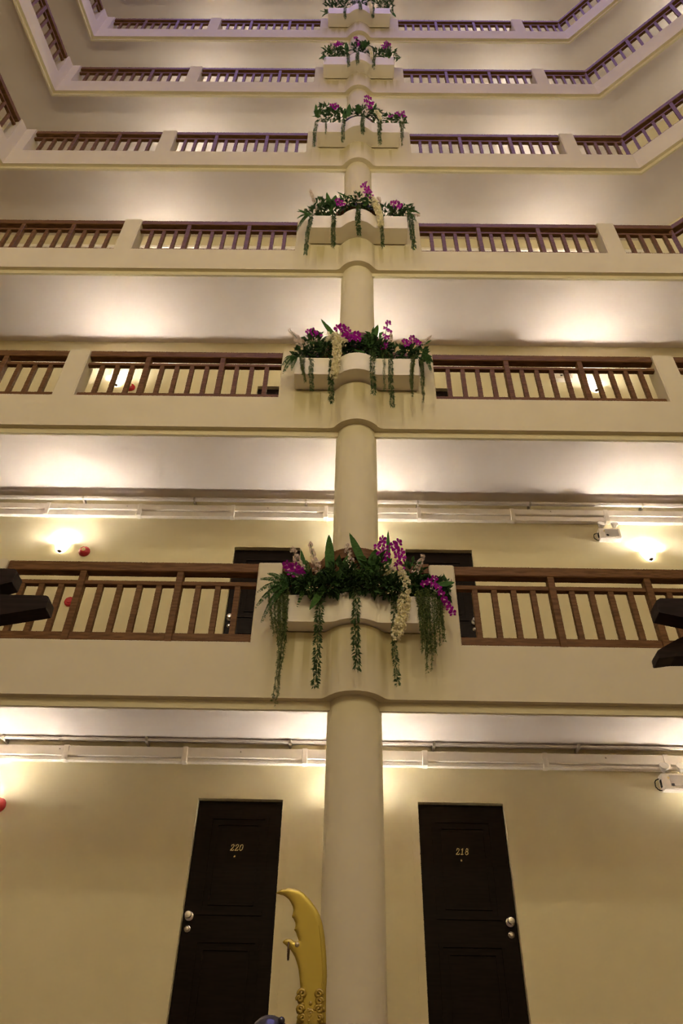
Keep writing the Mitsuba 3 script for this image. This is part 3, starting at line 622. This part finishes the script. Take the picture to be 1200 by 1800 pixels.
  ('orchid',[(-.346,-.25,4.498),(-.364,-.25,4.808)],[(-.434,-.262,4.801),(-.365,-.262,4.873),(-.293,-.262,4.804),(-.397,-.262,4.732)],.094),
  ('orchid',[(.045,-.34,4.478),(-.015,-.34,4.896)],[(-.015,-.352,4.89),(.021,-.352,4.714),(.067,-.352,4.576),(.033,-.352,4.472)],.082),
  ('orchid',[(.6,-.25,4.515),(.606,-.25,4.791)],[(.546,-.262,4.749),(.606,-.262,4.855),(.663,-.262,4.786),(.578,-.262,4.611),(.643,-.262,4.926)],.093),
  ('raceme',[(.249,-.374,4.232),(.292,-.374,4.033),(.3,-.374,3.643)],.057,.044),
  ('spike',[(-.489,-.23,4.664),(-.536,-.23,5.121)],.058),
  ('blade',(-.182,-.281,4.263),(-.213,-.281,4.882),.08,.0),
  ('blade',(.183,-.31,4.444),(.196,-.31,4.861),.057,.0),
  ('blade',(-.607,-.29,4.027),(-.724,-.29,3.83),.101,.0),
  ('blade',(.774,-.29,3.857),(.89,-.29,3.989),.067,.0),
  ('fern',(.158,-.37,4.21),[(.066,-.4,4.552),(.181,-.4,4.623),(.272,-.4,4.417)],.079),
  ('fern',(.725,-.28,4.084),[(.873,-.31,3.86),(.813,-.31,4.087)],.079),
  ('bush',(-.586,-.19,4.385),.115,.268,50,'dark',.058),
  ('bush',(-.438,-.19,4.489),.116,.27,50,'dark',.058),
  ('bush',(-.276,-.225,4.445),.115,.271,50,'dark',.058),
  ('bush',(.023,-.28,4.541),.116,.275,50,'dark',.058),
  ('bush',(.184,-.28,4.51),.115,.273,50,'dark',.058),
  ('bush',(.414,-.225,4.357),.114,.268,50,'dark',.057),
  ('bush',(.578,-.19,4.474),.116,.27,50,'dark',.058),
  ('bush',(.737,-.19,4.376),.115,.268,50,'dark',.057),
  ('bush',(-.536,-.19,4.692),.116,.206,35,'mid',.052),
  ('bush',(-.304,-.225,4.719),.116,.208,35,'mid',.052),
  ('bush',(.63,-.19,4.714),.116,.206,35,'mid',.052),
  ('bush',(-.454,-.19,4.188),.114,.198,35,'mid',.051),
  ('bush',(.595,-.19,4.174),.114,.197,35,'mid',.051),
 ],
 6: [
  ('vine',[(-.268,-.322,3.849),(-.262,-.322,3.433),(-.258,-.322,3.15)],.077,'dense'),
  ('vine',[(.076,-.395,4.001),(.076,-.395,3.745),(.076,-.395,3.535)],.115,'dense'),
  ('vine',[(.358,-.332,3.911),(.354,-.332,3.493),(.351,-.332,3.168)],.089,'dense'),
  ('blade',(-.693,-.31,3.555),(-.825,-.31,3.719),.076,.0),
  ('blade',(.797,-.31,3.582),(.851,-.31,3.257),.063,.0),
  ('fern',(-.641,-.3,3.511),[(-.806,-.33,3.56),(-.754,-.33,3.153),(-.723,-.33,3.728)],.076),
  ('fern',(.165,-.39,4.109),[(.036,-.42,4.294),(.23,-.42,4.342)],.077),
  ('raceme',[(.293,-.388,3.991),(.316,-.388,3.694),(.313,-.388,3.28)],.064,.05),
  ('orchid',[(-.354,-.27,4.44),(-.388,-.27,4.842)],[(-.4,-.282,4.794),(-.336,-.282,4.886),(-.438,-.282,4.703)],.093),
  ('orchid',[(.535,-.27,4.456),(.543,-.27,4.905)],[(.514,-.282,4.811),(.582,-.282,4.903)],.093),
  ('bush',(-.617,-.21,4.45),.118,.35,45,'dark',.059),
  ('bush',(-.461,-.21,4.496),.118,.352,45,'dark',.059),
  ('bush',(-.303,-.225,4.485),.118,.352,45,'dark',.059),
  ('bush',(.011,-.3,4.506),.118,.355,45,'dark',.059),
  ('bush',(.169,-.3,4.508),.118,.355,45,'dark',.059),
  ('bush',(.432,-.225,4.454),.118,.351,45,'dark',.059),
  ('bush',(.591,-.21,4.516),.118,.352,45,'dark',.059),
  ('bush',(.748,-.21,4.475),.118,.351,45,'dark',.059),
 ],
}

for r, items in VEG.items():
    o = np.array([0, 0, S * (r - 1)]); far = r >= 4
    for kind in INFO:
        lst = sorted([it for it in items if it[0] == kind], key=lambda it: (it[1][-1][0] if isinstance(it[1][0], tuple) else it[1][0]))
        nm, ct, desc = INFO[kind]
        for i, it in enumerate(lst):
            d = desc[it[3]] if kind == 'vine' else desc
            if kind == 'bush' and it[5] == 'mid': d = 'mid green bushy plant'
            s_ = side(lst, i)
            plural = 'vines' if kind == 'vine' else 'leaves' if kind == 'blade' else ct + 's'
            rel = '' if s_ == 'only' else f', {s_} of {plural} there'
            k = thing(nm, f'{d}, {lev(r)} planter{rel}', ct, ('leaves' if ct == 'leaf' else ct + 's') + ' in the planters')
            if kind == 'vine':
                st, le = vine_mesh(np.array(it[1]) + o, it[2], it[3], far)
                part(k, 'stem', ply(st, 'mat_stem')); part(k, 'foliage', ply(le, 'mat_vine_' + it[3]), kind='stuff')
            elif kind == 'raceme':
                L = np.linalg.norm(np.diff(np.array(it[1]), axis=0), axis=1).sum()
                c, m = florets(np.array(it[1]) + o, it[2], it[3], int(L * 620 * (.5 if far else 1)), .025)
                part(k, 'stem', ply(tube(c[::3], .004, 5), 'mat_stem')); part(k, 'florets', ply(m, 'mat_cream_flower'), kind='stuff')
            elif kind == 'spike':
                p = np.array(it[1]) + o; L = np.linalg.norm(p[-1] - p[0])
                c, m = florets(p, it[2] * 1.1, it[2] * .35, max(10, int(L * 190)), .020)
                part(k, 'stem', ply(tube(c[::3], .003, 5), 'mat_stem')); part(k, 'florets', ply(m, 'mat_pale_flower'), kind='stuff')
            elif kind == 'orchid':
                c, L = spline(np.array(it[1]) + o, 20); part(k, 'stem', ply(tube(c, .0035, 5), 'mat_stem', smooth=60))
                for p in it[2]:
                    f = (rng.uniform(-.6, .6), -1, rng.uniform(-.9, .1)); M = T(face_mat(np.array(p) + o, it[3] * .58, f))
                    fk = part(k, 'flower', {**_flower, 'to_world': M})
                    if r <= 3: scene[fk + '__lip'] = {**_lip, 'to_world': M}; labels[fk + '__lip'] = {'label': 'pale centre lip'}
            elif kind == 'blade':
                a, b = np.array(it[1]) + o, np.array(it[2]) + o; L = np.linalg.norm(b - a)
                c = bez(a, (a + b) / 2 + np.array([0, .02, .03 * L]), b, 14); t = np.linspace(0, 1, 14)
                scene[k] = ply(strip(c, it[3] * np.clip(1.05 * np.sin(np.pi * (.18 + .82 * t))**.7, .03, 1)), 'mat_leaf_mid', smooth=True)
            elif kind == 'fern':
                for tp in it[2]: part(k, 'frond', ply(frond(np.array(it[1]) + o, np.array(tp) + o, it[3]), 'mat_leaf_mid'))
            elif kind == 'bush':
                _, ce, rx, rz, n, tone, lf = it
                d = rng.normal(size=(n, 3)); d /= np.linalg.norm(d, axis=1, keepdims=True); q = rng.uniform(.15, 1, n)[:, None]**.5
                pos = np.array(ce) + o + d * q * [rx, .06, rz]; dirs = d + rng.normal(size=(n, 3)) * .5 + [0, -.3, .1]
                le = lf * rng.uniform(.8, 1.9, n)
                b0 = np.array(ce) + o - [0, 0, rz * .9]
                part(k, 'stems', ply(cat([tube([b0 + (0, 0, -.05), (b0 + p) / 2, p], .0022, 4) for p in pos[::10]]), 'mat_stem'))
                part(k, 'foliage', ply(leaves(pos, dirs, le, le * .5), 'mat_leaf_' + tone), kind='stuff')

# ---------------------------------------------------------------- golden blade, helmeted statue, timbers in the foreground
BLADE = [(-0.193, 0.626), (-0.18, 0.635), (-0.167, 0.639), (-0.155, 0.641), (-0.132, 0.637), (-0.119, 0.63), (-0.109, 0.622), (-0.097, 0.611), (-0.088, 0.6), (-0.077, 0.587), (-0.069, 0.574), (-0.063, 0.558), (-0.059, 0.545), (-0.055, 0.527), (-0.052, 0.51), (-0.05, 0.491), (-0.048, 0.472), (-0.046, 0.451), (-0.045, 0.431), (-0.045, 0.414), (-0.046, 0.4), (-0.044, 0.324), (-0.119, 0.323), (-0.114, 0.35), (-0.112, 0.397), (-0.115, 0.417), (-0.118, 0.435), (-0.122, 0.45), (-0.127, 0.462), (-0.132, 0.473), (-0.138, 0.481), (-0.144, 0.488), (-0.15, 0.493), (-0.158, 0.499), (-0.166, 0.505), (-0.164, 0.509), (-0.159, 0.512), (-0.153, 0.514), (-0.147, 0.513), (-0.141, 0.512), (-0.135, 0.508), (-0.128, 0.506), (-0.123, 0.509), (-0.125, 0.515), (-0.13, 0.526), (-0.133, 0.532), (-0.137, 0.535), (-0.135, 0.539), (-0.133, 0.548), (-0.135, 0.554), (-0.138, 0.559), (-0.141, 0.564), (-0.145, 0.567), (-0.143, 0.573), (-0.141, 0.584), (-0.143, 0.59), (-0.146, 0.597), (-0.15, 0.604), (-0.156, 0.611), (-0.162, 0.616), (-0.171, 0.621), (-0.181, 0.623)]
k = thing('golden_pole_blade', 'golden crescent pole-weapon blade with a hook and hanging ring in front of the column', 'weapon')
YB = -3.2
bp = Polygon(BLADE).buffer(0)
def slab(poly, y0, y1):
    m = trimesh.creation.extrude_polygon(poly, y1 - y0, engine='earcut'); m.apply_transform(trimesh.transformations.rotation_matrix(math.pi / 2, (1, 0, 0))); m.apply_translation((0, y1, 0)); return m
def relief(poly, h, bev, step=.0035):
    from scipy.spatial import Delaunay
    L = poly.exterior.length; nb = int(L / .0025)
    pb = np.array([poly.exterior.interpolate(q).coords[0] for q in np.linspace(0, L, nb, endpoint=False)])
    x0, z0, x1, z1 = poly.bounds
    g = np.stack(np.meshgrid(np.arange(x0, x1, step), np.arange(z0, z1, step)), -1).reshape(-1, 2)
    g = g[shapely.contains_xy(poly.buffer(-.0016), g[:, 0], g[:, 1])]
    p = np.vstack([pb, g]); f = Delaunay(p).simplices; c = p[f].mean(1); f = f[shapely.contains_xy(poly, c[:, 0], c[:, 1])]
    d = shapely.distance(poly.exterior, shapely.points(p)); t = np.clip(d / bev, 0, 1); y = h * (.15 + .85 * np.sqrt(t * (2 - t)))
    e1, e2 = p[f[:, 1]] - p[f[:, 0]], p[f[:, 2]] - p[f[:, 0]]; ccw = (e1[:, 0] * e2[:, 1] - e1[:, 1] * e2[:, 0]) > 0
    f = np.where(ccw[:, None], f, f[:, ::-1])
    n_ = len(p); ring_ = np.arange(nb); nx = (ring_ + 1) % nb
    v = np.vstack([np.c_[p[:, 0], YB - y, p[:, 1]], np.c_[p[:, 0], YB + y, p[:, 1]]])
    m = trimesh.Trimesh(v, np.vstack([f, f[:, ::-1] + n_, np.c_[ring_, ring_ + n_, nx], np.c_[nx, ring_ + n_, nx + n_]]), process=False); m.fix_normals(); return m
part(k, 'blade', ply(relief(bp, .0085, .017), 'mat_gold', smooth=60))
spine, _ = spline([(-.069, YB - .008, .545), (-.062, YB - .008, .50), (-.056, YB - .008, .44), (-.0555, YB - .008, .40)], 16)
part(k, 'spine_ridge', ply(tube(spine, .002, 6), 'mat_gold', smooth=60))
st = trimesh.creation.icosphere(2, .0068); st.apply_translation((-.126, YB - .006, .498)); part(k, 'stud', ply(st, 'mat_brass', smooth=True), 'shiny round stud')
rg = trimesh.creation.torus(.020, .0022, 28, 8); rg.apply_transform(trimesh.transformations.rotation_matrix(math.pi / 2, (0, 1, 0))); rg.apply_translation((-.1485, YB - .002, .484)); part(k, 'ring', ply(rg, 'mat_bronze', smooth=True), 'thin dark ring hanging from the hook')
sc = []
def curl(cx, cz, R0, turns, dirn, y=YB - .008):
    t = np.linspace(0, turns * 2 * np.pi, 26); rr = R0 * (1 - t / t[-1] * .8)
    return tube(np.stack([cx + dirn * rr * np.cos(t), np.full(26, y) - .004 * t / t[-1], cz + rr * np.sin(t)], 1), np.linspace(.0055, .0035, 26), 7)
for cx, cz, R0, dn in ((-.107, .386, .010, -1), (-.112, .374, .008, -1), (-.064, .386, .010, 1), (-.062, .370, .009, 1), (-.110, .352, .009, 1), (-.063, .352, .010, -1), (-.085, .342, .010, 1), (-.104, .333, .009, -1), (-.062, .334, .009, 1), (-.085, .326, .009, -1)):
    for yy in (YB - .008, YB + .008): sc.append(curl(cx, cz, R0, 1.3, dn, yy))
for q in range(34):
    b = trimesh.creation.icosphere(1, rng.uniform(.004, .008)); b.apply_translation((rng.uniform(-.112, -.052), YB + rng.uniform(-.014, .014), rng.uniform(.30, .368))); sc.append(b)
sc.append(cbx(-.108, -.056, YB - .014, YB + .014, .25, .356, .01))
part(k, 'scrollwork', ply(cat(sc), 'mat_golddark', smooth=50), 'ornate scrolled golden socket below the blade')
part(k, 'pole', ply(tube([(-.082, YB, .26), (-.082, YB, -.6), (-.082, YB, -1.6)], .016, 14), 'mat_golddark', smooth=50))
k = thing('statue', 'dark glossy helmet top of a statue at the bottom edge beside the golden blade', 'statue')
hx, hy = -.183, -3.22
def lat(prof, mat, nm, ctr=(hx, hy, 0), lb=None):
    m = lathe(prof, 32); m.apply_translation(ctr); part(k, nm, ply(m, mat, smooth=40), lb)
lat([(0, .338), (.013, .336), (.025, .331), (.037, .321), (.045, .307), (.050, .295), (.062, .287), (.060, .280), (.050, .283), (0, .285)], 'mat_helmet', 'helmet')
kb = trimesh.creation.icosphere(2, .0085); kb.apply_translation((hx + .030, hy - .03, .322)); part(k, 'helmet_knob', ply(kb, 'mat_helmet', smooth=True))
lat([(0, .284), (.046, .282), (.048, .25), (.043, .21), (.025, .185), (.024, .16), (0, .16)], 'mat_face', 'head')
lat([(0, .17), (.03, .165), (.10, .145), (.115, .10), (.10, -.05), (.095, -.2), (.13, -.45), (.17, -.80), (.175, -.85), (0, -.85)], 'mat_robe', 'robe')
lat([(0, -.85), (.24, -.85), (.26, -.9), (.24, -.95), (.24, -1.5), (.28, -1.55), (.28, -1.6), (0, -1.6)], 'mat_darkwood', 'plinth')

def timber(pts, y0, y1): return slab(Polygon(pts).buffer(-.006).buffer(.006, 4), y0, y1)
k = thing('timber_frame', 'dark wooden beam ends jutting in from the left edge before the railing', 'timber')
YT = -2.5
part(k, 'beam', ply(timber([(-1.436, 2.112), (-1.448, 2.121), (-1.674, 2.124), (-2.75, 2.135), (-2.75, 1.93), (-1.95, 1.945), (-1.652, 2.004), (-1.434, 2.052)], YT, YT + .09), 'mat_darkwood'))
part(k, 'beam', ply(timber([(-1.638, 2.27), (-1.652, 2.279), (-2.75, 2.295), (-2.75, 2.17), (-1.70, 2.178), (-1.64, 2.20)], YT, YT + .09), 'mat_darkwood'))
part(k, 'post', ply(cbx(-2.75, -2.6, YT - .03, YT + .12, -1.6, 2.45, .01), 'mat_darkwood'))
k = thing('timber_frame', 'dark wooden beam ends jutting in from the right edge before the railing', 'timber')
part(k, 'beam', ply(timber([(1.463, 2.143), (1.486, 2.157), (2.75, 2.165), (2.75, 1.98), (1.85, 1.985), (1.564, 2.049), (1.459, 2.075)], YT, YT + .09), 'mat_darkwood'))
part(k, 'beam', ply(timber([(1.441, 1.886), (1.445, 1.929), (1.547, 1.989), (1.70, 2.065), (2.75, 2.10), (2.75, 1.92), (1.522, 1.900)], YT + .1, YT + .19), 'mat_darkwood'))
part(k, 'post', ply(cbx(2.6, 2.75, YT - .03, YT + .22, -1.6, 2.45, .01), 'mat_darkwood'))

# lobby lanterns hung behind the viewer: the warm light on the balcony fronts
for i, (x, y, z) in enumerate([(-3.2, -8.2, 9.), (3.6, -8.2, 9.), (.2, -9.5, 8.)]):
    k = thing('globe_lantern', f'white globe lantern behind the viewer, {["left", "right", "middle"][i]}', 'lantern', 'globe lanterns in the lobby')
    g = trimesh.creation.icosphere(2, .3); g.apply_translation((x, y, z)); part(k, 'globe', ply(g, 'mat_white', smooth=True, emitter=glow(GLOBE, 2.5)))
    part(k, 'rod', ply(tube([(x, y, z + .29), (x, y, z + 4), (x, y, 3 + S * NR)], .015, 6), 'mat_bronze'))
